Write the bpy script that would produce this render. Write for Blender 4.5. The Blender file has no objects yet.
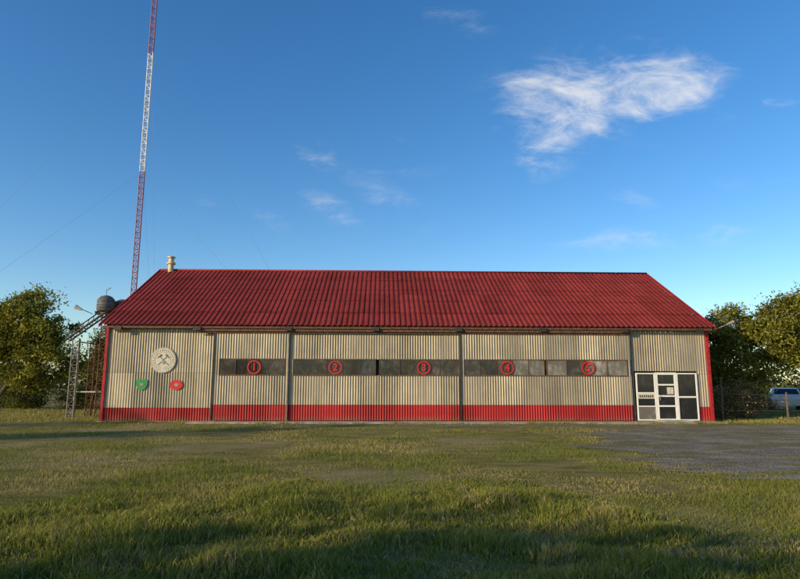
import bpy, bmesh, math, random
import numpy as np
from mathutils import Vector, Matrix
random.seed(7); rng=np.random.default_rng(11)
S=bpy.context.scene
COL=S.collection

# ---------------- helpers ----------------
def link(o,parent=None):
    COL.objects.link(o)
    if parent: o.parent=parent
    return o
def empty(name,loc=(0,0,0),rz=0):
    e=bpy.data.objects.new(name,None); e.location=loc; e.rotation_euler=(0,0,rz); e.empty_display_size=.3
    return link(e)
def mesh_obj(name,verts,faces,mat,parent=None,smooth=False):
    m=bpy.data.meshes.new(name); m.from_pydata([tuple(v) for v in verts],[],faces); m.update()
    if smooth: m.polygons.foreach_set('use_smooth',[True]*len(m.polygons))
    if mat: m.materials.append(mat)
    return link(bpy.data.objects.new(name,m),parent)
def box(name,x0,x1,y0,y1,z0,z1,mat,parent=None):
    v=[(x0,y0,z0),(x1,y0,z0),(x1,y1,z0),(x0,y1,z0),(x0,y0,z1),(x1,y0,z1),(x1,y1,z1),(x0,y1,z1)]
    f=[(0,3,2,1),(4,5,6,7),(0,1,5,4),(1,2,6,5),(2,3,7,6),(3,0,4,7)]
    return mesh_obj(name,v,f,mat,parent)
class Geo:
    def __init__(s): s.v=[]; s.f=[]
    def tube(s,pts,rads,n=8,cap=True):
        pts=[Vector(p) for p in pts]; base=len(s.v)
        for i,p in enumerate(pts):
            d=(pts[min(i+1,len(pts)-1)]-pts[max(i-1,0)]).normalized()
            a=Vector((0,0,1)) if abs(d.z)<.9 else Vector((1,0,0))
            u=d.cross(a).normalized(); w=d.cross(u)
            for k in range(n):
                t=2*math.pi*k/n
                s.v.append(p+(u*math.cos(t)+w*math.sin(t))*rads[i])
        for i in range(len(pts)-1):
            for k in range(n):
                a=base+i*n+k; b=base+i*n+(k+1)%n
                s.f.append((a,b,b+n,a+n))
        if cap:
            s.f.append(tuple(base+k for k in range(n))[::-1]); e=base+(len(pts)-1)*n
            s.f.append(tuple(e+k for k in range(n)))
    def box(s,x0,x1,y0,y1,z0,z1):
        b=len(s.v)
        s.v+= [(x0,y0,z0),(x1,y0,z0),(x1,y1,z0),(x0,y1,z0),(x0,y0,z1),(x1,y0,z1),(x1,y1,z1),(x0,y1,z1)]
        s.f+= [tuple(b+i for i in q) for q in [(0,3,2,1),(4,5,6,7),(0,1,5,4),(1,2,6,5),(2,3,7,6),(3,0,4,7)]]
    def obj(s,name,mat,parent=None,smooth=False): return mesh_obj(name,s.v,s.f,mat,parent,smooth)

def vnoise(x,y,sc,seed=0):
    x=np.asarray(x)/sc; y=np.asarray(y)/sc
    xi=np.floor(x).astype(np.int64); yi=np.floor(y).astype(np.int64); fx=x-xi; fy=y-yi
    fx=fx*fx*(3-2*fx); fy=fy*fy*(3-2*fy)
    def h(a,b):
        n=(a*374761393+b*668265263+seed*1442695041)&0xffffffff
        n=((n^(n>>13))*1274126177)&0xffffffff
        return ((n^(n>>16))&0xffff)/65535.
    return (h(xi,yi)*(1-fx)+h(xi+1,yi)*fx)*(1-fy)+(h(xi,yi+1)*(1-fx)+h(xi+1,yi+1)*fx)*fy
def fbm(x,y,sc,seed=0):
    return .5*vnoise(x,y,sc,seed)+.3*vnoise(x,y,sc*.45,seed+1)+.2*vnoise(x,y,sc*.2,seed+2)

# ---------------- node materials ----------------
class NT:
    def __init__(s,nt): s.nt=nt
    def n(s,t,**k):
        nd=s.nt.nodes.new(t)
        for a,b in k.items(): setattr(nd,a,b)
        return nd
    def l(s,a,b): s.nt.links.new(a,b)
    def m(s,op,a,b=None,c=None,clamp=False):
        nd=s.n('ShaderNodeMath',operation=op,use_clamp=clamp)
        for i,x in enumerate((a,b,c)):
            if x is None: continue
            if isinstance(x,(int,float)): nd.inputs[i].default_value=x
            else: s.l(x,nd.inputs[i])
        return nd.outputs[0]
    def mix(s,f,a,b,blend='MIX'):
        nd=s.n('ShaderNodeMix',data_type='RGBA',blend_type=blend)
        for i,x in ((0,f),(6,a),(7,b)):
            if isinstance(x,(int,float)): nd.inputs[i].default_value=x
            elif isinstance(x,tuple): nd.inputs[i].default_value=(*x,1)
            else: s.l(x,nd.inputs[i])
        return nd.outputs[2]
    def ramp(s,f,p0,p1,a=0.,b=1.):
        nd=s.n('ShaderNodeMapRange',interpolation_type='SMOOTHSTEP')
        s.l(f,nd.inputs[0]); nd.inputs[1].default_value=p0; nd.inputs[2].default_value=p1
        nd.inputs[3].default_value=a; nd.inputs[4].default_value=b
        return nd.outputs[0]
    def noise(s,vec,scale,detail=4,rough=.55,dist=0,stretch=None,w=None):
        if stretch:
            mp=s.n('ShaderNodeMapping'); s.l(vec,mp.inputs[0]); mp.inputs['Scale'].default_value=stretch; vec=mp.outputs[0]
        nd=s.n('ShaderNodeTexNoise'); s.l(vec,nd.inputs['Vector']); nd.inputs['Scale'].default_value=scale
        nd.inputs['Detail'].default_value=detail; nd.inputs['Roughness'].default_value=rough; nd.inputs['Distortion'].default_value=dist
        return nd.outputs[0]
def mat(name,color,rough=.7,metal=0,var=.25,scale=6,build=None,spec=.5,bump=0):
    m=bpy.data.materials.new(name); m.use_nodes=True; t=NT(m.node_tree)
    p=m.node_tree.nodes['Principled BSDF']; p.inputs['Roughness'].default_value=rough; p.inputs['Metallic'].default_value=metal
    p.inputs['Specular IOR Level'].default_value=spec
    tc=t.n('ShaderNodeTexCoord').outputs['Object']
    if build: build(t,p,tc); return m
    nz=t.noise(tc,scale,5)
    f=t.ramp(nz,.3,.7)
    dark=tuple(c*(1-var) for c in color); light=tuple(min(1,c*(1+var)) for c in color)
    t.l(t.mix(f,dark,light),p.inputs['Base Color'])
    if bump:
        b=t.n('ShaderNodeBump'); b.inputs['Strength'].default_value=bump; t.l(nz,b.inputs['Height']); t.l(b.outputs[0],p.inputs['Normal'])
    return m

def sheet_mat(name,base,dirt,sheetw,lap,rustamt,rough,metal,streak=.5,spec=.35,tv=.34):
    """corrugated steel: per-sheet tint, vertical streaks, dirt and rust"""
    def b(t,p,tc):
        sx=t.n('ShaderNodeSeparateXYZ'); t.l(tc,sx.inputs[0])
        cell=t.m('FLOOR',t.m('DIVIDE',sx.outputs[0],sheetw))
        row=t.m('FLOOR',t.m('DIVIDE',sx.outputs[2],lap))
        wn=t.n('ShaderNodeTexWhiteNoise',noise_dimensions='2D')
        cb=t.n('ShaderNodeCombineXYZ'); t.l(cell,cb.inputs[0]); t.l(row,cb.inputs[1]); t.l(cb.outputs[0],wn.inputs['Vector'])
        tint=t.m('MULTIPLY_ADD',wn.outputs['Value'],tv,1-tv/2)
        st=t.noise(tc,3,5,.6,0,(2.5,1,.25))
        st2=t.noise(tc,1.2,6,.65)
        c=t.mix(t.m('MULTIPLY',t.ramp(st,.35,.75),streak),base,dirt)
        c=t.mix(t.ramp(st2,.3,.75,0,.5),c,tuple(x*.6 for x in base))
        fr=t.m('FRACT',t.m('DIVIDE',sx.outputs[2],lap))
        ln=t.m('LESS_THAN',fr,.03/lap)
        c=t.mix(t.m('MULTIPLY',ln,.5),c,tuple(x*.3 for x in base))
        # soil splash near the ground
        c=t.mix(t.m('MULTIPLY',t.ramp(sx.outputs[2],.0,.35,1,0),t.ramp(st2,.3,.6,0,.6)) if lap<4.9 or True else 0,c,(.16,.11,.07)) if name.startswith('red_painted') else c
        rn=t.noise(tc,7,6,.7,0,(1,1,.4))
        c=t.mix(t.m('MULTIPLY',t.ramp(rn,.62,.75),rustamt),c,(.16,.06,.025))
        v=t.n('ShaderNodeVectorMath',operation='SCALE'); t.l(c,v.inputs[0]); t.l(tint,v.inputs['Scale'])
        t.l(v.outputs[0],p.inputs['Base Color'])
        t.l(t.m('MULTIPLY_ADD',st2,.3,rough-.15),p.inputs['Roughness'])
    return mat(name,base,rough,metal,build=b,spec=spec)
M={}
M['galv']=sheet_mat('galvanized_corrugated',(.37,.325,.24),(.24,.205,.145),.9,2.1,.4,.5,.15,.8,.4,.45)
M['redband']=sheet_mat('red_painted_corrugated',(.36,.018,.022),(.24,.015,.018),1.1,5,.2,.6,0,.6,.25)
M['roof']=sheet_mat('red_roof_sheet',(.255,.036,.032),(.165,.028,.025),1.0,1.22,.15,.85,0,.85,.1,.32)
M['redtrim']=mat('red_trim_paint',(.34,.02,.025),.65,0,.2,spec=.25)
M['rust']=mat('rusty_steel',(.13,.065,.04),.8,.2,.4,9,bump=.2)
M['dark']=mat('dark_steel',(.05,.045,.04),.6,.4,.3)
M['grey']=mat('grey_steel',(.22,.21,.19),.6,.3,.3)
M['white']=mat('white_paint',(.75,.75,.72),.45,0,.06)
M['cream']=mat('cream_paint',(.56,.53,.44),.6,0,.15,10)
M['red']=mat('red_enamel',(.55,.02,.02),.45,0,.1)
M['green']=mat('green_enamel',(.02,.26,.07),.5,0,.2)
M['concrete']=mat('concrete',(.36,.32,.26),.9,0,.35,2.5,bump=.3)
M['bark']=mat('bark',(.13,.09,.06),.95,0,.4,12,bump=.6)
M['mastred']=mat('mast_red_paint',(.30,.11,.15),.6)
M['mastwhite']=mat('mast_white_paint',(.72,.72,.72),.6)
M['tank']=mat('grey_tank',(.09,.09,.09),.75,.0,.4)
M['wire']=mat('wire_steel',(.25,.27,.3),.5,.3)
M['yellow']=mat('vent_yellowed_tin',(.50,.42,.24),.6,.1,.35)
M['rubber']=mat('tyre_rubber',(.03,.03,.03),.9)
def glassb(c0,c1,ro):
    def b(t,p,tc):
        n1=t.noise(tc,1.3,6,.7,.5); n2=t.noise(tc,5,4,.6,0,(1,1,.3))
        f=t.m('MULTIPLY',t.ramp(n1,.4,.75),t.ramp(n2,.25,.7))
        t.l(t.mix(f,c0,c1),p.inputs['Base Color']); p.inputs['Roughness'].default_value=ro
        p.inputs['Specular IOR Level'].default_value=.5
    return b
M['glass']=mat('dirty_dark_glass',(0,0,0),build=glassb((.02,.02,.018),(.13,.12,.10),.15))
M['glassb']=mat('dirty_brown_glass',(0,0,0),build=glassb((.04,.036,.03),(.19,.17,.14),.18))
M['glass2']=mat('dusty_pale_glass',(0,0,0),build=glassb((.13,.12,.10),(.50,.46,.40),.3))
M['glass3']=mat('door_glass',(0,0,0),build=glassb((.02,.022,.025),(.06,.06,.06),.08))

def leafmat(name,transl):
    m=bpy.data.materials.new(name); m.use_nodes=True; nt=m.node_tree; nt.nodes.clear(); t=NT(nt)
    a=t.n('ShaderNodeAttribute',attribute_name='Col')
    d=t.n('ShaderNodeBsdfDiffuse'); out=t.n('ShaderNodeOutputMaterial'); t.l(a.outputs['Color'],d.inputs[0])
    tr=t.n('ShaderNodeBsdfTranslucent'); mx=t.n('ShaderNodeMixShader'); mx.inputs[0].default_value=transl
    t.l(a.outputs['Color'],tr.inputs[0]); t.l(d.outputs[0],mx.inputs[1]); t.l(tr.outputs[0],mx.inputs[2]); t.l(mx.outputs[0],out.inputs[0])
    return m
M['leaf']=leafmat('foliage',.3); M['blade']=leafmat('grass_blades',.28)

def fast_mesh(name,V,F,colr,material,parent=None):
    me=bpy.data.meshes.new(name); k=F.shape[1]
    me.vertices.add(len(V)); me.vertices.foreach_set('co',V.astype(np.float32).ravel())
    me.loops.add(F.size); me.loops.foreach_set('vertex_index',F.astype(np.int32).ravel())
    me.polygons.add(len(F)); me.polygons.foreach_set('loop_start',np.arange(0,F.size,k,dtype=np.int32))
    try: me.polygons.foreach_set('loop_total',np.full(len(F),k,dtype=np.int32))
    except Exception: pass
    me.update(calc_edges=True)
    ca=me.color_attributes.new('Col','FLOAT_COLOR','POINT')
    c4=np.ones((len(V),4),np.float32); c4[:,:3]=colr; ca.data.foreach_set('color',c4.ravel())
    me.materials.append(material)
    return link(bpy.data.objects.new(name,me),parent)

# ---------------- camera ----------------
cam=bpy.data.cameras.new('camera'); co=bpy.data.objects.new('camera',cam); link(co)
cam.sensor_width=36; cam.lens=27.0; cam.clip_end=5000
co.location=(0,0,1.6); co.rotation_mode='XYZ'
co.rotation_euler=(Matrix.Rotation(math.radians(90+9.04),4,'X')@Matrix.Rotation(math.radians(0.12),4,'Z')).to_euler()
S.camera=co

# ---------------- light ----------------
SUN_EL=15; dirx,diry=-.84,-.54   # toward the sun (left, behind the camera)
az=math.atan2(dirx,diry)
sd=bpy.data.lights.new('sun','SUN'); sd.energy=5.0; sd.angle=math.radians(.6); sd.color=(1,.78,.46)
so=link(bpy.data.objects.new('sun',sd))
h=math.hypot(dirx,diry); tv=Vector((dirx/h*math.cos(math.radians(SUN_EL)),diry/h*math.cos(math.radians(SUN_EL)),math.sin(math.radians(SUN_EL))))
so.rotation_euler=tv.to_track_quat('Z','Y').to_euler(); so.location=tv*60

W=bpy.data.worlds.new('World'); S.world=W; W.use_nodes=True; nt=W.node_tree; nt.nodes.clear(); t=NT(nt)
sky=t.n('ShaderNodeTexSky',sky_type='NISHITA'); sky.sun_disc=False
sky.sun_elevation=math.radians(SUN_EL); sky.sun_rotation=az
sky.air_density=1.0; sky.dust_density=.5; sky.ozone_density=2.6
tc=t.n('ShaderNodeTexCoord').outputs['Generated']
sp=t.n('ShaderNodeSeparateXYZ'); t.l(tc,sp.inputs[0])
yy=t.m('MAXIMUM',sp.outputs[1],.05)
u=t.m('DIVIDE',sp.outputs[0],yy); v=t.m('DIVIDE',sp.outputs[2],yy)
def blob(cx,cy,rx,ry,rot,s):
    c,sn=math.cos(math.radians(rot)),math.sin(math.radians(rot))
    dx=t.m('SUBTRACT',u,cx); dy=t.m('SUBTRACT',v,cy)
    a=t.m('DIVIDE',t.m('ADD',t.m('MULTIPLY',dx,c),t.m('MULTIPLY',dy,sn)),rx)
    b=t.m('DIVIDE',t.m('SUBTRACT',t.m('MULTIPLY',dy,c),t.m('MULTIPLY',dx,sn)),ry)
    r=t.m('ADD',t.m('MULTIPLY',a,a),t.m('MULTIPLY',b,b))
    return t.m('MULTIPLY',t.m('SUBTRACT',1,r,clamp=True),s)
bl=[(.46,.53,.16,.075,12,.7),(.25,.50,.14,.07,8,.5),(.27,.425,.12,.07,30,.6),(.36,.55,.20,.08,10,.35),(.39,.48,.2,.05,18,.4),(.36,.50,.30,.14,10,.2),
 (.45,.25,.22,.03,3,.5),(.40,.32,.06,.022,-20,.4),(-.150,.40,.05,.04,-55,.40),(-.12,.298,.09,.03,-25,.40),(-.225,.283,.08,.022,-28,.40),
 (-.323,.307,.05,.018,-20,.40),(.11,.655,.08,.035,-15,.3),(.69,.497,.09,.014,2,.55),(.018,.40,.12,.05,0,.28),(.61,.35,.08,.02,3,.25),(-.02,.32,.13,.035,-35,.28)]
sm=None
for q in bl:
    o=blob(*q); sm=o if sm is None else t.m('ADD',sm,o)
sm=t.m('MINIMUM',sm,.95)
cb=t.n('ShaderNodeCombineXYZ'); t.l(u,cb.inputs[0]); t.l(v,cb.inputs[1])
rm=t.n('ShaderNodeMapping'); t.l(cb.outputs[0],rm.inputs[0]); rm.inputs['Rotation'].default_value=(0,0,math.radians(-28)); rm.inputs['Scale'].default_value=(1,2.3,1)
n1=t.noise(rm.outputs[0],4.5,12,.60,1.2); n2=t.noise(rm.outputs[0],13,10,.70,.9)
nn=t.m('ADD',t.m('MULTIPLY',n1,.62),t.m('MULTIPLY',n2,.38))
d=t.m('ADD',sm,t.m('MULTIPLY',t.m('SUBTRACT',nn,.5),5.5))
cl=t.m('MULTIPLY',t.ramp(d,0.0,2.3),t.m('MULTIPLY',sm,1.7,clamp=True))
cl=t.m('MULTIPLY',cl,t.m('GREATER_THAN',sp.outputs[1],.06))
hs=t.n('ShaderNodeHueSaturation'); t.l(sky.outputs[0],hs.inputs['Color']); hs.inputs['Saturation'].default_value=1.28
hs.inputs['Hue'].default_value=.505
hs.inputs['Value'].default_value=1.42
skc=t.mix(t.m('MULTIPLY',cl,1.0,clamp=True),hs.outputs[0],(6.4,6.35,6.3))
bg=t.n('ShaderNodeBackground'); bg.inputs[1].default_value=.14; t.l(skc,bg.inputs[0])
wo=t.n('ShaderNodeOutputWorld'); t.l(bg.outputs[0],wo.inputs[0])
S.view_settings.view_transform='Standard'; S.view_settings.look='None'; S.view_settings.exposure=0

# ---------------- ground ----------------
def gz(x,y):
    a=np.clip((10.5-y)/4,0,1)
    return a*(fbm(x,y,1.6,5)-.45)*.16
def gravel_edge(y):
    return 5.9+ .9*np.sin(y*.35)+ (vnoise(y*0+3,y,1.1,9)-.5)*2.6+(vnoise(y*0+8,y,.35,9)-.5)*1.0
xs=np.unique(np.concatenate([np.linspace(-2500,-60,14),np.linspace(-60,-16,23),np.linspace(-16,16,161),np.linspace(16,60,23),np.linspace(60,2500,14)]))
ys=np.unique(np.concatenate([np.linspace(-400,-10,8),np.linspace(-10,2,7),np.linspace(2,14,81),np.linspace(14,60,24),np.linspace(60,3000,16)]))
X,Y=np.meshgrid(xs,ys); Z=gz(X,Y)*(Y>0)
V=np.stack([X.ravel(),Y.ravel(),Z.ravel()],1); nx=len(xs); ny=len(ys)
I=(np.arange(ny-1)[:,None]*nx+np.arange(nx-1)[None]).ravel(); F=np.stack([I,I+1,I+nx+1,I+nx],1)
def groundb(t,p,tc):
    big=t.noise(tc,.16,5,.6); mid=t.noise(tc,.9,6,.65,0,(1,1.8,1)); fine=t.noise(tc,14,6,.7)
    c=t.mix(t.ramp(mid,.35,.65),(.13,.13,.03),(.29,.235,.09))
    c=t.mix(t.ramp(big,.46,.60,0,.75),c,(.35,.28,.15))
    c=t.mix(t.ramp(fine,.35,.8,0,.6),c,(.08,.07,.03))
    t.l(c,p.inputs['Base Color']); p.inputs['Roughness'].default_value=.95; p.inputs['Specular IOR Level'].default_value=.05
    b=t.n('ShaderNodeBump'); b.inputs['Strength'].default_value=.9; b.inputs['Distance'].default_value=.06
    t.l(t.m('ADD',fine,mid),b.inputs['Height']); t.l(b.outputs[0],p.inputs['Normal'])
M['ground']=mat('grass_soil',(0,0,0),build=groundb)
fast_mesh('ground',V,F,np.full((len(V),3),.1),M['ground'])
def gravb(t,p,tc):
    vo=t.n('ShaderNodeTexVoronoi'); t.l(tc,vo.inputs['Vector']); vo.inputs['Scale'].default_value=20
    a=t.noise(tc,.7,5,.6); c=t.mix(t.ramp(a,.4,.65),(.13,.11,.095),(.25,.21,.165))
    sv=t.n('ShaderNodeSeparateXYZ'); t.l(vo.outputs['Color'],sv.inputs[0])
    c=t.mix(t.m('MULTIPLY',sv.outputs[0],.55),c,(.40,.35,.28))
    c=t.mix(t.ramp(t.noise(tc,1.0,8,.72,0,(.7,1.6,1)),.45,.58,0,.9),c,(.16,.145,.055))
    t.l(c,p.inputs['Base Color']); p.inputs['Roughness'].default_value=.95; p.inputs['Specular IOR Level'].default_value=.05
    b=t.n('ShaderNodeBump'); b.inputs['Strength'].default_value=1; b.inputs['Distance'].default_value=.04
    t.l(t.m('ADD',vo.outputs['Distance'],t.noise(tc,3,5)),b.inputs['Height']); t.l(b.outputs[0],p.inputs['Normal'])
M['gravel']=mat('gravel',(0,0,0),build=gravb)
yv=np.linspace(9.4,24.9,240); ex=gravel_edge(yv)+np.clip((10.8-yv)*4,0,9)-np.clip((yv-23.2)*8,0,11)
V=[];F=[]
for i,(a,b) in enumerate(zip(ex,yv)):
    V+= [(a,b,.012),(60,b,.012)]
    if i: F.append((2*i-2,2*i-1,2*i+1,2*i))
mesh_obj('gravel_driveway',V,F,M['gravel'])

# grass
def dryness(x,y): return np.clip((fbm(x,y,3.2,31)-.42)*4.5,0,1)
def blades(name,n,gen_y,hfun,wid,spread,tri,colfun):
    y=gen_y(n); x=(rng.random(n)*2-1)*(y*.72+3.0)
    H=hfun(x,y); keep=H>.008
    ge=np.interp(y,yv,ex,left=99,right=99); ong=(x>ge+.1)&(y>9.4)&(y<24.8)
    edge=np.clip(1-(x-ge)/2.6,0,1)*.7
    keep&= ~(ong&(rng.random(n)>(.5*np.clip((fbm(x,y,1.1,44)-.46)*8,0,1)+edge*(vnoise(x,y,.5,45)>.4))))
    H=np.where(ong,H*.6,H)
    if tri: keep&= rng.random(n)>dryness(x,y)*.6
    keep&= ~((x>-8.8)&(x<14.6)&(y>25.3)); keep&= ~((x>-13.2)&(x<14.4)&(y>26.35))
    x,y,H=x[keep],y[keep],H[keep]; n=len(x); z=gz(x,y)
    a=rng.random(n)*2*np.pi; b=rng.random(n)*2*np.pi
    l=spread*H*rng.random(n); w=wid*(.6+.8*rng.random(n))*(1+.05*y)
    wx,wy=np.cos(a)*w,np.sin(a)*w; lx,ly=np.cos(b)*l,np.sin(b)*l
    c=colfun(x,y,H)
    if tri:
        V=np.stack([np.stack([x-wx,y-wy,z-.01],1),np.stack([x+wx,y+wy,z-.01],1),np.stack([x+lx,y+ly,z+H],1)],1).reshape(-1,3)
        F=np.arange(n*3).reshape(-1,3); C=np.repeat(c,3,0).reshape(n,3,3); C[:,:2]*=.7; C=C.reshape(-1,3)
    else:
        P=[np.stack([x-wx,y-wy,z-.01],1),np.stack([x+wx,y+wy,z-.01],1),np.stack([x+wx*.8+lx*.35,y+wy*.8+ly*.35,z+H*.6],1),np.stack([x-wx*.8+lx*.35,y-wy*.8+ly*.35,z+H*.6],1),np.stack([x+lx*1.1,y+ly*1.1,z+H],1)]
        V=np.stack(P,1).reshape(-1,3); i=np.arange(n)*5
        F=np.concatenate([np.stack([i,i+1,i+2],1),np.stack([i,i+2,i+3],1),np.stack([i+3,i+2,i+4],1)])
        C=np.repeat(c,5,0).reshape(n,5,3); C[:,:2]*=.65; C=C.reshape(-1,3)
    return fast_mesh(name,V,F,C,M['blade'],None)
def mixc(f,a,b): return np.array(a)[None]*(1-f[:,None])+np.array(b)[None]*f[:,None]
def col_near(x,y,H):
    f=np.clip((fbm(x,y,1.3,21)-.3)*2.2,0,1)*.5+rng.random(len(x))*.45
    c=mixc(f,(.10,.15,.022),(.30,.29,.06)); dry=rng.random(len(x))<.12+.3*(vnoise(x,y,.5,71)>.72)
    c[dry]=(.40,.32,.15); return c*(.75+.5*rng.random(len(x)))[:,None]
def col_mid(x,y,H):
    f=np.clip(dryness(x,y)*.7+rng.random(len(x))*.35,0,1)
    c=mixc(f,(.16,.20,.032),(.50,.41,.15)); return c*(.7+.6*rng.random(len(x)))[:,None]
def h_near(x,y):
    cl=fbm(x,y,.7,3); fade=np.clip((9.6+3.0*(fbm(x,y*0+2,2.0,8)-.5)*2-y)/2.2,0,1)
    return (.03+.27*np.clip(cl-.3,0,1)*(.6+.8*rng.random(len(x))))*fade
def h_mid(x,y):
    cl=fbm(x,y,1.8,13)
    return np.clip((cl-.3)*.16,0.0,.09)*(.5+rng.random(len(x)))*np.clip((y-5)/3,.3,1)+.008
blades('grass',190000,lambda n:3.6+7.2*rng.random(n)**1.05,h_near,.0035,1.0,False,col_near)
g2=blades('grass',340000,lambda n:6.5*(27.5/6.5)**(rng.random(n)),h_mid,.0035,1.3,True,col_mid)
g2.name='lawn_grass'
def tuft_fill():
    n=30000; y=26.2+rng.random(n)*12; x=np.where(rng.random(n)<.55,-13.1-rng.random(n)*16,14.4+rng.random(n)*14)
    H=.05+.32*np.clip(fbm(x,y,1.2,50)-.35,0,1)*(.5+rng.random(n))
    a=rng.random(n)*6.28;w=.012;wx,wy=np.cos(a)*w,np.sin(a)*w;l=H*.5
    V=np.stack([np.stack([x-wx,y-wy,x*0],1),np.stack([x+wx,y+wy,x*0],1),np.stack([x+l*np.cos(a*3),y+l*np.sin(a*3),H],1)],1).reshape(-1,3)
    c=mixc(rng.random(n),(.15,.17,.03),(.42,.37,.13)); fast_mesh('tall_grass',V,np.arange(n*3).reshape(-1,3),np.repeat(c,3,0),M['blade'])
tuft_fill()
# scattered tufts along the apron and wall foot
def wall_tufts():
    n=2600; k=rng.integers(0,70,n); cx=rng.uniform(-12.6,13.6,70)[k]; x=cx+rng.normal(size=n)*.16
    base=np.where(cx<-8.9,26.45,25.42); y=base+math.tan(math.radians(1.7))*x+rng.normal(size=n)*.05
    H=.05+.14*rng.random(n); a=rng.random(n)*6.28;w=.008;wx,wy=np.cos(a)*w,np.sin(a)*w;l=H*.5
    V=np.stack([np.stack([x-wx,y-wy,x*0],1),np.stack([x+wx,y+wy,x*0],1),np.stack([x+l*np.cos(a*3),y+l*np.sin(a*3)*.3,H],1)],1).reshape(-1,3)
    c=mixc(rng.random(n),(.13,.16,.03),(.38,.33,.12)); fast_mesh('weeds',V,np.arange(n*3).reshape(-1,3),np.repeat(c,3,0),M['blade'])
wall_tufts()

# ---------------- building ----------------
B=empty('corrugated_fire_station_shed',(0,27,0),math.radians(1.7))
XL,XR,HE,DEP,HR=-12.95,14.0,4.36,12.4,7.82
def corr(name,x0,x1,z0,z1,y,mt,pitch=.115,amp=.0135,parent=B):
    n=max(2,int(round((x1-x0)/(pitch/8)))); xs=np.linspace(x0,x1,n+1)
    V=[];F=[]; rr=random.Random(int(x0*100+z0*10)); ph=rr.uniform(0,6)
    for i,x in enumerate(xs):
        am=amp*(1+.35*math.sin(x*1.9+ph)+.2*math.sin(x*5.3+ph*2))
        wob=.008*math.sin(x*1.1+ph)
        yy_=y+am*math.sin(2*math.pi*x/pitch)+wob*.5
        V+=[(x,yy_,z0),(x,yy_+wob*.6,z1)]
        if i: a=2*(i-1); F.append((a,a+2,a+3,a+1))
    return mesh_obj(name,V,F,mt,parent,True)
corr('front_wall_left_sheeting',XL,-8.1,.6,HE,0,M['galv'])
corr('front_wall_left_red_band',XL,-8.1,0,.6,0,M['redband'])
corr('front_wall_header',-8.1,10.5,3.6,HE,0,M['galv'])
corr('front_wall_right_sheeting',10.5,XR,2.24,HE,0,M['galv'])
corr('front_wall_corner_sheeting',13.42,XR,.66,2.24,0,M['galv'])
corr('front_wall_corner_red_band',13.42,XR,0,.66,0,M['redband'])
box('inner_lining',-8.1,10.5,.3,.34,0,3.6,M['dark'],B)
def sidewall(name,x):
    V=[];F=[];n=600
    for i in range(n+1):
        y=DEP*i/n; zt=HE+(HR-HE)*(1-abs(y-DEP/2)/(DEP/2))-.03
        xx=x+.014*math.sin(2*math.pi*y/.115); V+=[(xx,y,0),(xx,y,zt)]
        if i: a=2*(i-1); F.append((a,a+2,a+3,a+1))
    mesh_obj(name,V,F,M['galv'],B,True)
sidewall('left_gable_wall',XL); sidewall('right_gable_wall',XR)
corr('rear_wall',XL,XR,0,HE,DEP,M['galv'])
box('corner_trim_left',XL-.07,XL+.05,-.07,.05,0,HE-.02,M['redtrim'],B)
box('corner_trim_right',XR-.05,XR+.07,-.07,.05,0,HE-.02,M['redtrim'],B)
OX=.22; OY=.42
sl=(HR-HE)/(DEP/2)
def roofslope(name,front):
    x0,x1=XL-OX,XR+OX; pitch=.24; rows=5
    prof=[(0,0),(.36,0),(.48,.036),(.86,.036),(1.0,0)]
    pts=[];k=0
    while x0+k*pitch<x1:
        for a,z in prof[:-1]:
            x=x0+(k+a)*pitch
            if x<=x1: pts.append((x,z))
        k+=1
    pts.append((x1,0)); n=len(pts)-1
    rr=random.Random(3)
    V=[];F=[]
    L=DEP/2+OY
    for r in range(rows):
        a0=r/rows; a1=(r+1)/rows+.012
        base=len(V)
        for i,(x,zz) in enumerate(pts):
            if i%16==0: j=rr.uniform(-.007,.012)
            for a,lift in ((a0,.030+j),(min(a1,1),.010)):
                yy_=-OY+L*a-(j*2.5 if a==a0 else 0); z=HE+sl*yy_+zz+lift+.03
                V.append((x,yy_ if front else DEP-yy_,z))
        for i in range(n):
            a=base+2*i; F.append((a,a+2,a+3,a+1) if front else (a,a+1,a+3,a+2))
    mesh_obj(name,V,F,M['roof'],B,False)
roofslope('roof_front_slope',True); roofslope('roof_rear_slope',False)
g=Geo(); g.tube([(XL-OX-.02,DEP/2,HR+.08),(XR+OX+.02,DEP/2,HR+.08)],[.06,.06],10); g.obj('ridge_cap',M['roof'],B,True)
g=Geo()
for xx in (XL-OX-.03,XR+OX+.03):
    for s in (0,1):
        ya,yb=(-OY,DEP/2) if s==0 else (DEP+OY,DEP/2)
        za,zb=HE-sl*OY+.05,HR+.06
        b=len(g.v); g.v+=[(xx-.02,ya,za-.09),(xx+.02,ya,za-.09),(xx+.02,ya,za+.04),(xx-.02,ya,za+.04),(xx-.02,yb,zb-.09),(xx+.02,yb,zb-.09),(xx+.02,yb,zb+.04),(xx-.02,yb,zb+.04)]
        g.f+=[tuple(b+i for i in q) for q in [(0,1,2,3),(7,6,5,4),(0,4,5,1),(1,5,6,2),(2,6,7,3),(3,7,4,0)]]
g.obj('barge_boards',M['redtrim'],B)
zf=HE-sl*OY
box('eave_purlin',XL-.1,XR+.1,-OY+.06,-OY+.12,zf-.07,zf+.02,M['rust'],B)
g=Geo()
for xx in [-12.4,-8.95,-4.95,-1.1,2.6,6.4,10.1,13.5]:
    g.box(xx-.05,xx+.05,-OY+.12,0.05,zf-.10,zf-.01)
    g.box(xx-.16,xx+.16,-OY+.02,-OY+.055,zf-.16,zf+.0)
g.obj('rafter_ends',M['dark'],B)
box('sliding_door_rail',-9.0,10.45,-.30,-.24,3.93,4.02,M['rust'],B)
box('sliding_door_rail_lower',-9.0,10.45,-.22,-.17,3.86,3.91,M['rust'],B)
g=Geo()
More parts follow.
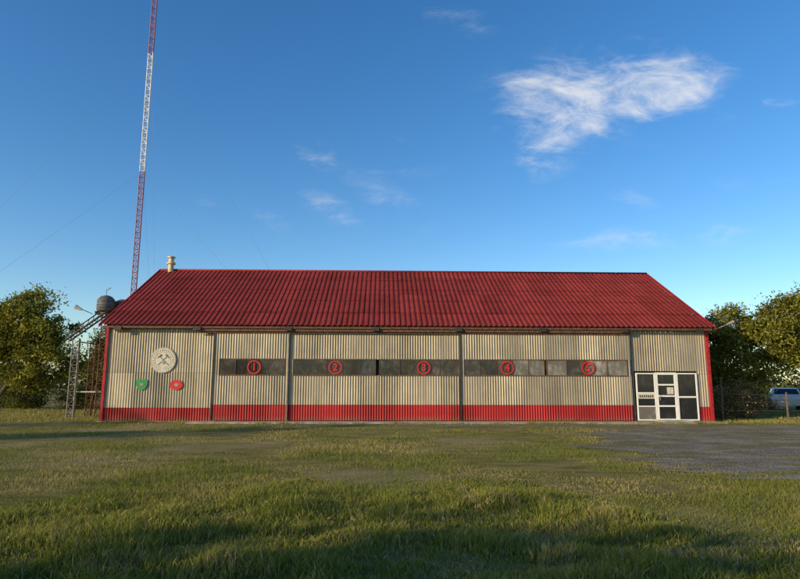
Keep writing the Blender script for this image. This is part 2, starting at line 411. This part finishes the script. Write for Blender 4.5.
for i in range(27):
    xx=-8.8+i*.735; g.box(xx-.025,xx+.025,-.24,.0,3.95,4.0)
g.obj('rail_brackets',M['rust'],B)
doors=[(-8.24,-4.93,-.16,(-7.95,-5.10)),(-5.0,-1.0,-.09,(-4.72,-1.08)),(-1.0,2.75,-.09,(-.92,2.66)),
       (2.68,6.5,-.15,(2.86,6.46)),(6.5,10.42,-.15,(6.54,10.2))]
panes=[['glassb','glass','glass','glassb'],['glass','glassb','glass','glass'],['glass','glass','glassb','glassb'],['glassb','glass','glassb','glass2'],['glass2','glassb','glass2','glass2']]
WZ0,WZ1=2.02,2.72
def digit(ch,x,z,y,parent):
    cu=bpy.data.curves.new('digit_'+ch,'FONT'); cu.body=ch; cu.size=.44; cu.extrude=.012; cu.offset=.010; cu.align_x='CENTER'; cu.align_y='CENTER'
    o=bpy.data.objects.new('tmp',cu); link(o); bpy.context.view_layer.update()
    dg=bpy.context.evaluated_depsgraph_get(); me=bpy.data.meshes.new_from_object(o.evaluated_get(dg)); bpy.data.objects.remove(o)
    me.materials.clear(); me.materials.append(M['red'])
    n=bpy.data.objects.new('digit_'+ch,me); link(n,parent); n.location=(x,y,z); n.rotation_euler=(math.pi/2,0,0)
    V=[];F=[];N=40
    for k in range(N):
        a=2*math.pi*k/N
        for r,yo in ((.245,0),(.30,0),(.30,.02),(.245,.02)): V.append((x+r*math.cos(a),y+yo-.005,z+r*math.sin(a)))
    for k in range(N):
        a=4*k;b=4*((k+1)%N)
        for j in range(4): F.append((a+j,b+j,b+(j+1)%4,a+(j+1)%4))
    mesh_obj('number_ring_'+ch,V,F,M['red'],parent)
numx=[-6.42,-2.87,1.06,4.78,8.42]
for i,(a,b,y,(wa,wb)) in enumerate(doors):
    nm='sliding_door_%d_'%(i+1)
    e0=.03 if i in (0,1,3) else 0; e1=0 if i in (1,3) else .03
    corr(nm+'red_base',a+e0,b-e1,.06,.74,y,M['redband'])
    corr(nm+'lower_sheeting',a+e0,b-e1,.74,WZ0,y,M['galv'])
    corr(nm+'upper_sheeting',a+e0,b-e1,WZ1,3.88,y,M['galv'])
    if wa-a>.12: corr(nm+'left_cheek',a+.03,wa-.02,WZ0,WZ1,y,M['galv'])
    if b-wb>.12: corr(nm+'right_cheek',wb+.02,b-.03,WZ0,WZ1,y,M['galv'])
    npn=5 if i in(1,3) else 4; pw=(wb-wa)/npn
    for k in range(npn):
        tl=random.uniform(-.014,.014); t2=random.uniform(-.01,.01)
        x0=wa+k*pw+.008;x1=wa+(k+1)*pw-.008
        mesh_obj(nm+'pane_%d'%k,[(x0,y-.004+tl,WZ0+.02),(x1,y-.004-tl,WZ0+.02),(x1,y-.004-tl+t2,WZ1-.02),(x0,y-.004+tl+t2,WZ1-.02)],[(0,1,2,3)],M[panes[i][min(k,3)]],B)
    g=Geo()
    g.box(wa-.02,wb+.02,y-.035,y-.02,WZ0-.02,WZ0+.02); g.box(wa-.02,wb+.02,y-.035,y-.02,WZ1-.02,WZ1+.02)
    for k in range(npn+1): g.box(wa+k*pw-.009,wa+k*pw+.009,y-.033,y-.018,WZ0+.02,WZ1-.02)
    g.obj(nm+'window_frame',M['rust'],B)
    gL=Geo()
    if i in (0,1,3):
        gL.box(a-.01,a+.045,y-.05,y+.03,.05,3.9); gL.obj(nm+'left_edge_frame',M['dark'],B)
    if i in (0,2):
        gR=Geo(); gR.box(b-.02,b+.01,y-.043,y+.03,.05,3.9); gR.obj(nm+'right_edge_frame',M['grey'],B)
    digit(str(i+1),numx[i],(WZ0+WZ1)/2-.01,y-.055,B)
box('door_jamb_right',10.47,10.53,-.04,.04,0,3.6,M['grey'],B)
g=Geo(); Y0,Y1=-.09,-.03
def fr(x0,x1,z0,z1,w=.055):
    g.box(x0,x1,Y0,Y1,z0,z0+w); g.box(x0,x1,Y0,Y1,z1-w,z1); g.box(x0,x0+w,Y0+.001,Y1,z0+w,z1-w); g.box(x1-w,x1,Y0+.001,Y1,z0+w,z1-w)
fr(10.6,11.48,.06,2.16); g.box(10.655,11.425,Y0,Y1,1.24,1.30); g.box(10.655,11.425,Y0,Y1,.66,.71)
fr(11.485,12.44,.04,2.18,.10)
for zz in (.66,1.10,1.60): g.box(11.585,12.34,Y0,Y1,zz,zz+.07)
fr(12.445,13.38,.06,2.16); g.box(12.5,13.325,Y0,Y1,1.06,1.13)
g.obj('entrance_white_frames',M['white'],B)
box('entrance_glass',10.62,13.36,-.045,-.04,.1,2.12,M['glass3'],B)
box('entrance_lower_panel',10.66,11.42,-.075,-.05,.12,.655,M['glass2'],B)
box('entrance_notice',10.66,11.42,-.075,-.05,1.02,1.235,M['cream'],B)
g=Geo()
for k in range(7): g.box(10.72+k*.095,10.78+k*.095,-.08,-.076,1.07,1.18)
g.obj('entrance_notice_lettering',M['dark'],B)
box('entrance_pale_panel',12.0,12.28,-.075,-.05,1.22,1.52,M['cream'],B)  # pale cream rectangle over part of the door glass
g=Geo(); g.tube([(11.64,-.13,.95),(11.64,-.13,1.15)],[.015,.015]); g.obj('entrance_handle',M['grey'],B)
g=Geo(); g.box(11.3,12.7,-.9,-.11,0.05,.09); g.obj('entrance_step',M['concrete'],B)
def disc(name,x,z,r,y,th,mt,N=48,sy=1):
    g=Geo(); g.tube([(x,y,z),(x,y-th,z)],[r,r],N); return g.obj(name,mt,B)
ex_,ez=-10.45,2.66
disc('emblem_disc',ex_,ez,.56,-.03,.03,M['cream'])
def ring(name,x,z,r0,r1,y,mt):
    V=[];F=[];N=48
    for k in range(N):
        a=2*math.pi*k/N; V+=[(x+r0*math.cos(a),y,z+r0*math.sin(a)),(x+r1*math.cos(a),y,z+r1*math.sin(a))]
    for k in range(N): a=2*k;b=2*((k+1)%N); F.append((a,b,b+1,a+1))
    mesh_obj(name,V,F,mt,B)
M['sand']=mat('emblem_line_paint',(.33,.30,.23),.7)
ring('emblem_inner_ring',ex_,ez,.34,.36,-.064,M['sand']); ring('emblem_outer_ring',ex_,ez,.52,.545,-.064,M['sand'])
g=Geo()
for s in (-1,1):
    g.tube([(ex_-.22*s,-.07,ez-.2),(ex_+.2*s,-.07,ez+.2)],[.014,.014],6)
    g.tube([(ex_+.10*s,-.07,ez+.24),(ex_+.25*s,-.07,ez+.1)],[.04,.02],6)
g.tube([(ex_,-.065,ez-.08),(ex_,-.085,ez-.08)],[.08,.08],20)
for k in range(30):
    a=2*math.pi*k/30+.05; c,s_=math.cos(a),math.sin(a)
    if abs(a-4.7)<.25: continue
    g.tube([(ex_+.41*c,-.066,ez+.41*s_),(ex_+.47*c,-.066,ez+.47*s_)],[.012,.012],5)
g.obj('emblem_crossed_axes',M['sand'],B)
def poly(name,pts,x,z,y,th,mt):
    n=len(pts); V=[(x+a,y,z+b) for a,b in pts]+[(x+a,y-th,z+b) for a,b in pts]
    F=[tuple(range(n)),tuple(range(n,2*n))[::-1]]+[(i,i+n,(i+1)%n+n,(i+1)%n) for i in range(n)]
    return mesh_obj(name,V,F,mt,B)
poly('green_plaque',[(-.25,.2),(-.1,.23),(0,.2),(.12,.23),(.25,.18),(.24,-.05),(.15,-.2),(0,-.26),(-.15,-.2),(-.25,-.02)],-11.32,1.6,-.03,.02,M['green'])
poly('green_plaque_mark',[(-.1,.03),(-.02,.07),(.1,.04),(.08,-.03),(-.05,-.06)],-11.32,1.6,-.052,.004,M['sand'])
poly('red_plaque',[(.28*math.cos(a),.22*math.sin(a)) for a in np.linspace(0,2*math.pi,25)[:-1]],-9.82,1.58,-.03,.02,M['red'])
poly('red_plaque_mark',[(-.09,.05),(.0,.08),(.09,.05),(.08,-.03),(0,-.07),(-.08,-.03)],-9.82,1.58,-.052,.004,M['sand'])
g=Geo(); vx=-12.55
g.tube([(vx,DEP/2-.1,HR-.2),(vx,DEP/2-.1,HR+.42)],[.15,.15],16)
g.tube([(vx,DEP/2-.1,HR+.38),(vx,DEP/2-.1,HR+.46),(vx,DEP/2-.1,HR+.5)],[.24,.24,.2],16)
g.tube([(vx,DEP/2-.1,HR+.5),(vx,DEP/2-.1,HR+.72)],[.14,.14],16)
g.tube([(vx,DEP/2-.1,HR+.72),(vx,DEP/2-.1,HR+.80),(vx,DEP/2-.1,HR+.84)],[.21,.21,.05],16)
g.obj('roof_vent',M['yellow'],B)
g=Geo(); g.tube([(XR+.1,-.1,4.0),(XR+.9,-.35,4.38)],[.025,.025],6); g.obj('floodlight_arm',M['grey'],B)
g=Geo(); g.tube([(XR+.75,-.42,4.32),(XR+1.05,-.48,4.44)],[.05,.10],8); g.obj('floodlight_head',M['grey'],B)
g=Geo(); g.box(-8.9,13.9,-1.35,-.34,-.1,.045); ap=g.obj('concrete_apron',M['concrete']); ap.location=(0,27,0); ap.rotation_euler=(0,0,math.radians(1.7))
g=Geo(); g.box(XL-.1,XR+.1,-.33,DEP+.1,-.1,.03); g.obj('floor_plinth',M['concrete'],B)

# ---------------- radio mast ----------------
MA=empty('radio_mast',(-22.4,50,0))
def lattice(x,y,z0,z1,w,step,rl,rb):
    g=Geo(); P=[(x+w*.58*math.cos(a),y+w*.58*math.sin(a)) for a in (math.radians(200),math.radians(320),math.radians(80))]
    for p in P: g.tube([(p[0],p[1],z0),(p[0],p[1],z1)],[rl,rl],6)
    n=int(round((z1-z0)/step)); st=(z1-z0)/n
    for i in range(n):
        za=z0+i*st; zb=za+st
        for k in range(3):
            a=P[k]; b=P[(k+1)%3]
            if i%2: a,b=b,a
            g.tube([(a[0],a[1],za),(b[0],b[1],zb)],[rb,rb],4,False)
            g.tube([(P[k][0],P[k][1],za),(P[(k+1)%3][0],P[(k+1)%3][1],za)],[rb,rb],4,False)
    return g
for i,(a,b,mm) in enumerate([(0,8,'mastwhite'),(8,19.9,'mastred'),(19.9,31,'mastwhite'),(31,43,'mastred'),(43,52,'mastwhite')]):
    lattice(0,0,a,b,.45,.5,.04,.026).obj('mast_section_%d'%i,M[mm],MA)
g=Geo()
for zz in (19.9,31):
    for a in (225,345,105):
        a=math.radians(a); g.tube([(0,0,zz),(19*math.cos(a),19*math.sin(a),0)],[.006,.006],4,False)
g.obj('guy_wires',M['wire'],MA)

# ---------------- water tank tower ----------------
T=empty('water_tank_tower',(-14.9,28.6,0))
lattice(-.45,0,0,3.75,.34,.32,.028,.014).obj('lattice_leg_1',M['grey'],T)
lattice(.85,0,0,4.9,.34,.32,.028,.014).obj('lattice_leg_2',M['rust'],T)
lattice(-.45,1.6,0,3.75,.3,.4,.025,.012).obj('lattice_leg_3',M['rust'],T)
lattice(.85,1.6,0,4.9,.3,.4,.025,.012).obj('lattice_leg_4',M['rust'],T)
g=Geo()
for yy_ in (-.15,.25):
    g.tube([(-.95,yy_,3.66),(1.0,yy_,5.10)],[.045,.045],6); g.tube([(-.9,yy_,3.92),(.9,yy_,5.26)],[.03,.03],6)
    for k in range(9):
        f=k/8; f2=min(1,f+.06)
        g.tube([(-.95+1.95*f,yy_,3.66+1.44*f),(-.9+1.8*f2,yy_,3.92+1.34*f2)],[.016,.016],4)
for k in range(9):
    f=k/8; g.tube([(-.95+1.95*f,-.2,3.7+1.44*f),(-.95+1.95*f,.3,3.7+1.44*f)],[.022,.022],5)
g.obj('inclined_truss',M['dark'],T)
g=Geo()
for yy_ in (0,1.6): g.box(.3,1.7,yy_-.05,yy_+.05,4.9,5.0)
for xx in (.35,.85,1.35): g.box(xx-.04,xx+.04,-.1,1.7,5.0,5.06)
g.tube([(-.45,0,.2),(.85,1.6,3)],[.02,.02],5); g.tube([(-.45,1.6,.2),(.85,0,3)],[.02,.02],5)
g.tube([(-.45,0,3.6),(-.45,1.6,3.6)],[.03,.03],5)
g.obj('tank_platform',M['rust'],T)
g=Geo()
g.tube([(.72,.1,5.06),(.72,.1,5.12),(.72,.1,5.62),(.72,.1,5.78),(.72,.1,5.84)],[.36,.4,.4,.26,.1],18)
g.tube([(1.15,.9,5.06),(1.15,.9,5.6),(1.15,.9,5.75)],[.42,.42,.15],18)
for zz in (5.2,5.35,5.5): g.tube([(.72,.1,zz),(.72,.1,zz+.03)],[.415,.415],18)
g.obj('tank_shell',M['tank'],T,True)
g=Geo(); g.tube([(.75,0,5.82),(.75,0,6.1),(.95,0,6.2)],[.02,.02,.02],6); g.tube([(.3,-.25,4.9),(-.25,-.45,5.15)],[.02,.02],6)
g.obj('pipework',M['grey'],T)
g=Geo(); g.tube([(-.12,-.45,5.08),(-.42,-.5,5.22)],[.05,.11],8); g.obj('floodlight',M['cream'],T)
g=Geo(); g.tube([(-.3,.0,1.25),(.85,.0,1.25)],[.03,.03],6); g.obj('cross_tie',M['cream'],T)

# ---------------- trees ----------------
def leaves(name,blobs,nclu,nleaf,size,c0,c1,parent,sig=.28,seed=0):
    r=np.random.default_rng(seed); cent=[]
    tot=sum(b[3]*b[4]*b[5] for b in blobs)
    for b in blobs:
        k=max(3,int(nclu*b[3]*b[4]*b[5]/tot)); d=r.normal(size=(k,3)); d/=np.linalg.norm(d,axis=1)[:,None]
        rad=(.35+.65*r.random(k)**.6)[:,None]; c=np.array(b[:3])+d*rad*np.array(b[3:6]); cent.append(c)
    cent=np.concatenate(cent); nl=nleaf//len(cent)
    lum=.55+.9*r.random(len(cent)); ss=sig*(.5+1.1*r.random(len(cent)))
    C=np.repeat(cent,nl,0); n=len(C); S_=np.repeat(ss,nl)[:,None]
    pos=C+r.normal(size=(n,3))*S_*np.array([1,1,.6]); pos[:,2]=np.maximum(pos[:,2],.05)
    a=r.normal(size=(n,3)); a/=np.linalg.norm(a,axis=1)[:,None]; b=r.normal(size=(n,3)); b=np.cross(a,b); b/=np.linalg.norm(b,axis=1)[:,None]
    s=size*(.5+r.random(n))[:,None]
    V=np.stack([pos-a*s,pos+b*s*.45,pos+a*s,pos-b*s*.45],1).reshape(-1,3); F=np.arange(4*n).reshape(-1,4)
    f=r.random(n); c=mixc(f,c0,c1)*np.repeat(lum,nl)[:,None]
    return fast_mesh(name,V,F,np.repeat(c,4,0),M['leaf'],parent),cent
def tree(name,x,y,trunk,blobs,nclu,nleaf,size,c0=(.08,.10,.018),c1=(.30,.28,.055),seed=0,tr=.16,sig=.28,nb=24):
    e=empty(name,(x,y,0)); _,cent=leaves('foliage',blobs,nclu,nleaf,size,c0,c1,e,sig,seed)
    g=Geo(); k=len(trunk); g.tube(trunk,[tr*(1-.6*i/(k-1))*(1.35 if i==0 else 1) for i in range(k)],9)
    rr=random.Random(seed)
    for i in rr.sample(range(len(cent)),min(nb,len(cent))):
        c=Vector(cent[i]); s=Vector(trunk[rr.randrange(max(1,k//2),k)]); m=(s+c)/2+Vector((rr.uniform(-.2,.2),rr.uniform(-.2,.2),rr.uniform(-.1,.3)))
        g.tube([s,m,c],[tr*.32,tr*.2,tr*.06],5,False)
    g.obj('trunk',M['bark'],e,True); return e
tree('tree',-22.3,36,[(-1.8,0,0),(-1.5,0,.8),(-.7,0,1.9),(0,0,3),(.3,0,4.5),(.2,0,6)],
 [(.1,0,6.7,1.0,.9,.75),(-.4,0,5.7,1.8,1.4,.9),(1.1,0,4.9,1.7,1.4,.9),(-1.2,0,4.4,1.9,1.5,.9),(.7,0,3.7,2.3,1.6,.8),(1.7,0,2.9,1.5,1.2,.9),(-1.6,0,2.8,1.5,1.2,.8),(.3,0,2.1,1.9,1.2,.7)],190,40000,.085,seed=1)
tree('tree',-26.0,38,[(0,0,0),(.2,0,1.5),(0,0,3),(0,0,5)],
 [(0,0,5.6,1.6,1.6,1.1),(.8,0,4.2,2.0,1.6,1.1),(-.8,0,3.6,1.9,1.6,1.1),(0,0,2.2,2.3,1.6,1.0)],120,20000,.09,seed=2)
tree('tree',-21.0,44,[(0,0,0),(.1,0,1.5),(0,0,3),(0,0,5)],
 [(0,0,4.4,1.5,1.6,1.1),(.8,0,3.7,1.8,1.6,1.1),(-.6,0,3.2,1.8,1.6,1.0),(.3,0,1.9,2.0,1.6,1.0)],110,18000,.09,(.06,.08,.016),(.19,.19,.04),seed=3)
tree('tree',-15.4,34.5,[(0,0,0),(.1,0,1.5),(0,0,3),(0,0,4)],
 [(.4,0,4.9,.9,1.2,.8),(.3,0,3.6,1.2,1.3,1.0),(0,0,2.2,1.3,1.3,1.0),(.1,0,1.0,1.2,1.1,.8)],100,17000,.08,(.04,.055,.012),(.12,.13,.03),seed=4)
# right trees
tree('tree',22.0,32.5,[(0,0,0),(.1,0,1.5),(0,0,3),(0,0,5)],
 [(.6,0,6.3,1.4,1.3,.9),(-.9,0,5.5,1.5,1.3,.8),(1.2,0,4.8,1.9,1.6,1.0),(-1.6,0,4.4,1.7,1.4,.9),(.2,0,3.6,2.3,1.6,1.0),(2.3,0,2.6,1.2,1.2,.9),(-1.8,0,2.9,1.4,1.2,.8)],200,42000,.08,seed=5)
tree('tree',17.9,33.5,[(0,0,0),(.1,0,1.2),(-.1,0,2.4),(0,0,4)],
 [(.6,0,5.1,1.2,1.2,.8),(.9,0,4.4,1.5,1.2,.8),(-.6,0,4.2,1.3,1.2,.7),(.1,0,3.0,1.8,1.4,1.0),(-.4,0,1.6,1.6,1.2,.9),(.6,0,1.5,1.4,1.2,.9)],160,30000,.075,seed=6)
tree('tree',27.5,36,[(0,0,0),(.1,0,1.5),(0,0,3),(0,0,5)],
 [(0,0,6.6,1.7,1.4,1.1),(.2,0,5.1,2.2,1.6,1.1),(-.9,0,3.9,2,1.6,1.1),(.6,0,2.5,2.0,1.6,1.0)],120,20000,.09,seed=7)
for (x,y,h,sd,c0,c1) in [(17.3,31,1.9,20,(.14,.09,.035),(.38,.27,.11)),(22.3,31.0,1.1,22,(.06,.10,.018),(.22,.23,.045)),(24.6,33,1.6,23,(.06,.09,.018),(.22,.21,.045)),(15.9,29.8,1.7,24,(.12,.08,.035),(.34,.25,.10)),(17.0,34,2.6,27,(.08,.07,.03),(.2,.17,.06)),(-24.5,40,1.5,25,(.06,.08,.018),(.18,.18,.04)),(-18.5,41,1.8,26,(.06,.08,.018),(.18,.18,.04)),(-21,40,1.4,28,(.06,.08,.018),(.18,.18,.04)),(-27,41,1.6,29,(.06,.08,.018),(.18,.18,.04)),(-16.8,39,1.7,30,(.04,.06,.018),(.12,.12,.04)),(22.5,44,1.9,31,(.05,.07,.02),(.14,.14,.04)),(26.5,47,2.2,32,(.05,.07,.02),(.14,.14,.04)),(30.5,45,2.2,33,(.05,.07,.02),(.14,.14,.04))]:
    e=empty('bush',(x,y,0)); leaves('foliage',[(0,0,h*.5,1.3,.8,h*.5),(.7,.2,h*.35,1.1,.7,h*.35),(-.8,.1,h*.3,.9,.6,h*.3)],50,6500,.05,c0,c1,e,.2,sd)
    g=Geo()
    for k in range(9):
        a=k*.7; g.tube([(0,0,0),(.5*math.cos(a),.4*math.sin(a),h*.5),(.8*math.cos(a),.6*math.sin(a),h*.95)],[.02,.014,.006],5,False)
    g.obj('stems',M['bark'],e)
bb=[]
r2=random.Random(5)
for i in range(130):
    x=-150+300*i/129; hh=r2.uniform(3.5,6.5); bb.append((x,100+r2.uniform(-6,6),hh*.45,r2.uniform(2,4),2.5,hh*.5))
    if abs(x)<75: bb.append((x+1,92,1.0,2.2,2,1.0))
e=empty('distant_trees'); leaves('foliage',bb,2200,60000,.35,(.05,.07,.02),(.14,.15,.05),e,.7,77)
# trees beside / behind the viewpoint whose evening shadows fall across the lawn
for i,(x,y,hh) in enumerate([(-15,-5.8,6.2),(-18,-5.5,6.6),(-14,-8.5,6.5),(-36,2.5,11),(-42,6,10.5)]):
    tree('tree',x,y,[(0,0,0),(.1,.1,2),(0,0,4),(0,0,hh*.8)],
     [(0,0,hh*.8,1.5,1.5,hh*.18),(.5,.6,hh*.6,1.9,1.8,hh*.15),(-.5,-.6,hh*.52,1.9,1.9,hh*.15),(0,0,hh*.35,1.6,1.6,hh*.12)],46,2000,.22,seed=60+i,sig=.45,nb=12)

# ---------------- parked car, far right ----------------
CR=empty('parked_car',(25.6,40.5,0),math.radians(62))
prof=[(-2.0,.35),(-2.05,.75),(-1.95,.98),(-1.15,1.05),(-.75,1.42),(.55,1.46),(1.25,1.05),(1.95,.9),(2.08,.62),(2.02,.33)]
V=[];n=len(prof)
for sy,sc in ((-.82,.97),(-.86,1.0),(.86,1.0),(.82,.97)):
    for (x,z) in prof:
        tw=.16 if z>1.2 else 0
        V.append((x*sc,sy-math.copysign(tw,sy),z))
F=[tuple(range(n))[::-1],tuple(3*n+i for i in range(n))]
for r in range(3):
    for i in range(n): F.append((r*n+i,r*n+(i+1)%n,(r+1)*n+(i+1)%n,(r+1)*n+i))
mesh_obj('body',V,F,M['white'],CR)
mesh_obj('windows',[(-1.05,-.885,1.06),(1.12,-.885,1.06),(.52,-.72,1.40),(-.70,-.72,1.37),(-1.05,.885,1.06),(1.12,.885,1.06),(.52,.72,1.40),(-.70,.72,1.37)],[(0,1,2,3),(7,6,5,4)],M['glass3'],CR)
mesh_obj('windscreens',[(1.24,-.72,1.075),(1.24,.72,1.075),(.62,.6,1.445),(.62,-.6,1.445),(-1.17,-.72,1.06),(-1.17,.72,1.06),(-.80,.6,1.40),(-.80,-.6,1.40)],[(0,1,2,3),(7,6,5,4)],M['glass3'],CR)
g=Geo()
for x in (-1.25,1.3):
    for s in (-1,1): g.tube([(x,s*.68,.32),(x,s*.9,.32)],[.32,.32],18)
g.obj('wheels',M['rubber'],CR)

# ---------------- wire fence (right) ----------------
FE=empty('wire_fence',(0,0,0)); g=Geo()
px_=[15.0,18.2,21.5,25,29]
for k,x in enumerate(px_):
    y=28.4+k*.3; g.tube([(x,y,0),(x+.02,y,1.3 if k else 2.0)],[.045,.04],7)
g.obj('posts',M['bark'],FE)
g=Geo()
for zz in (.45,.85,1.2):
    g.tube([(x,28.4+k*.3-.05,zz) for k,x in enumerate(px_)],[.003]*len(px_),4,False)
g.obj('wires',M['wire'],FE)
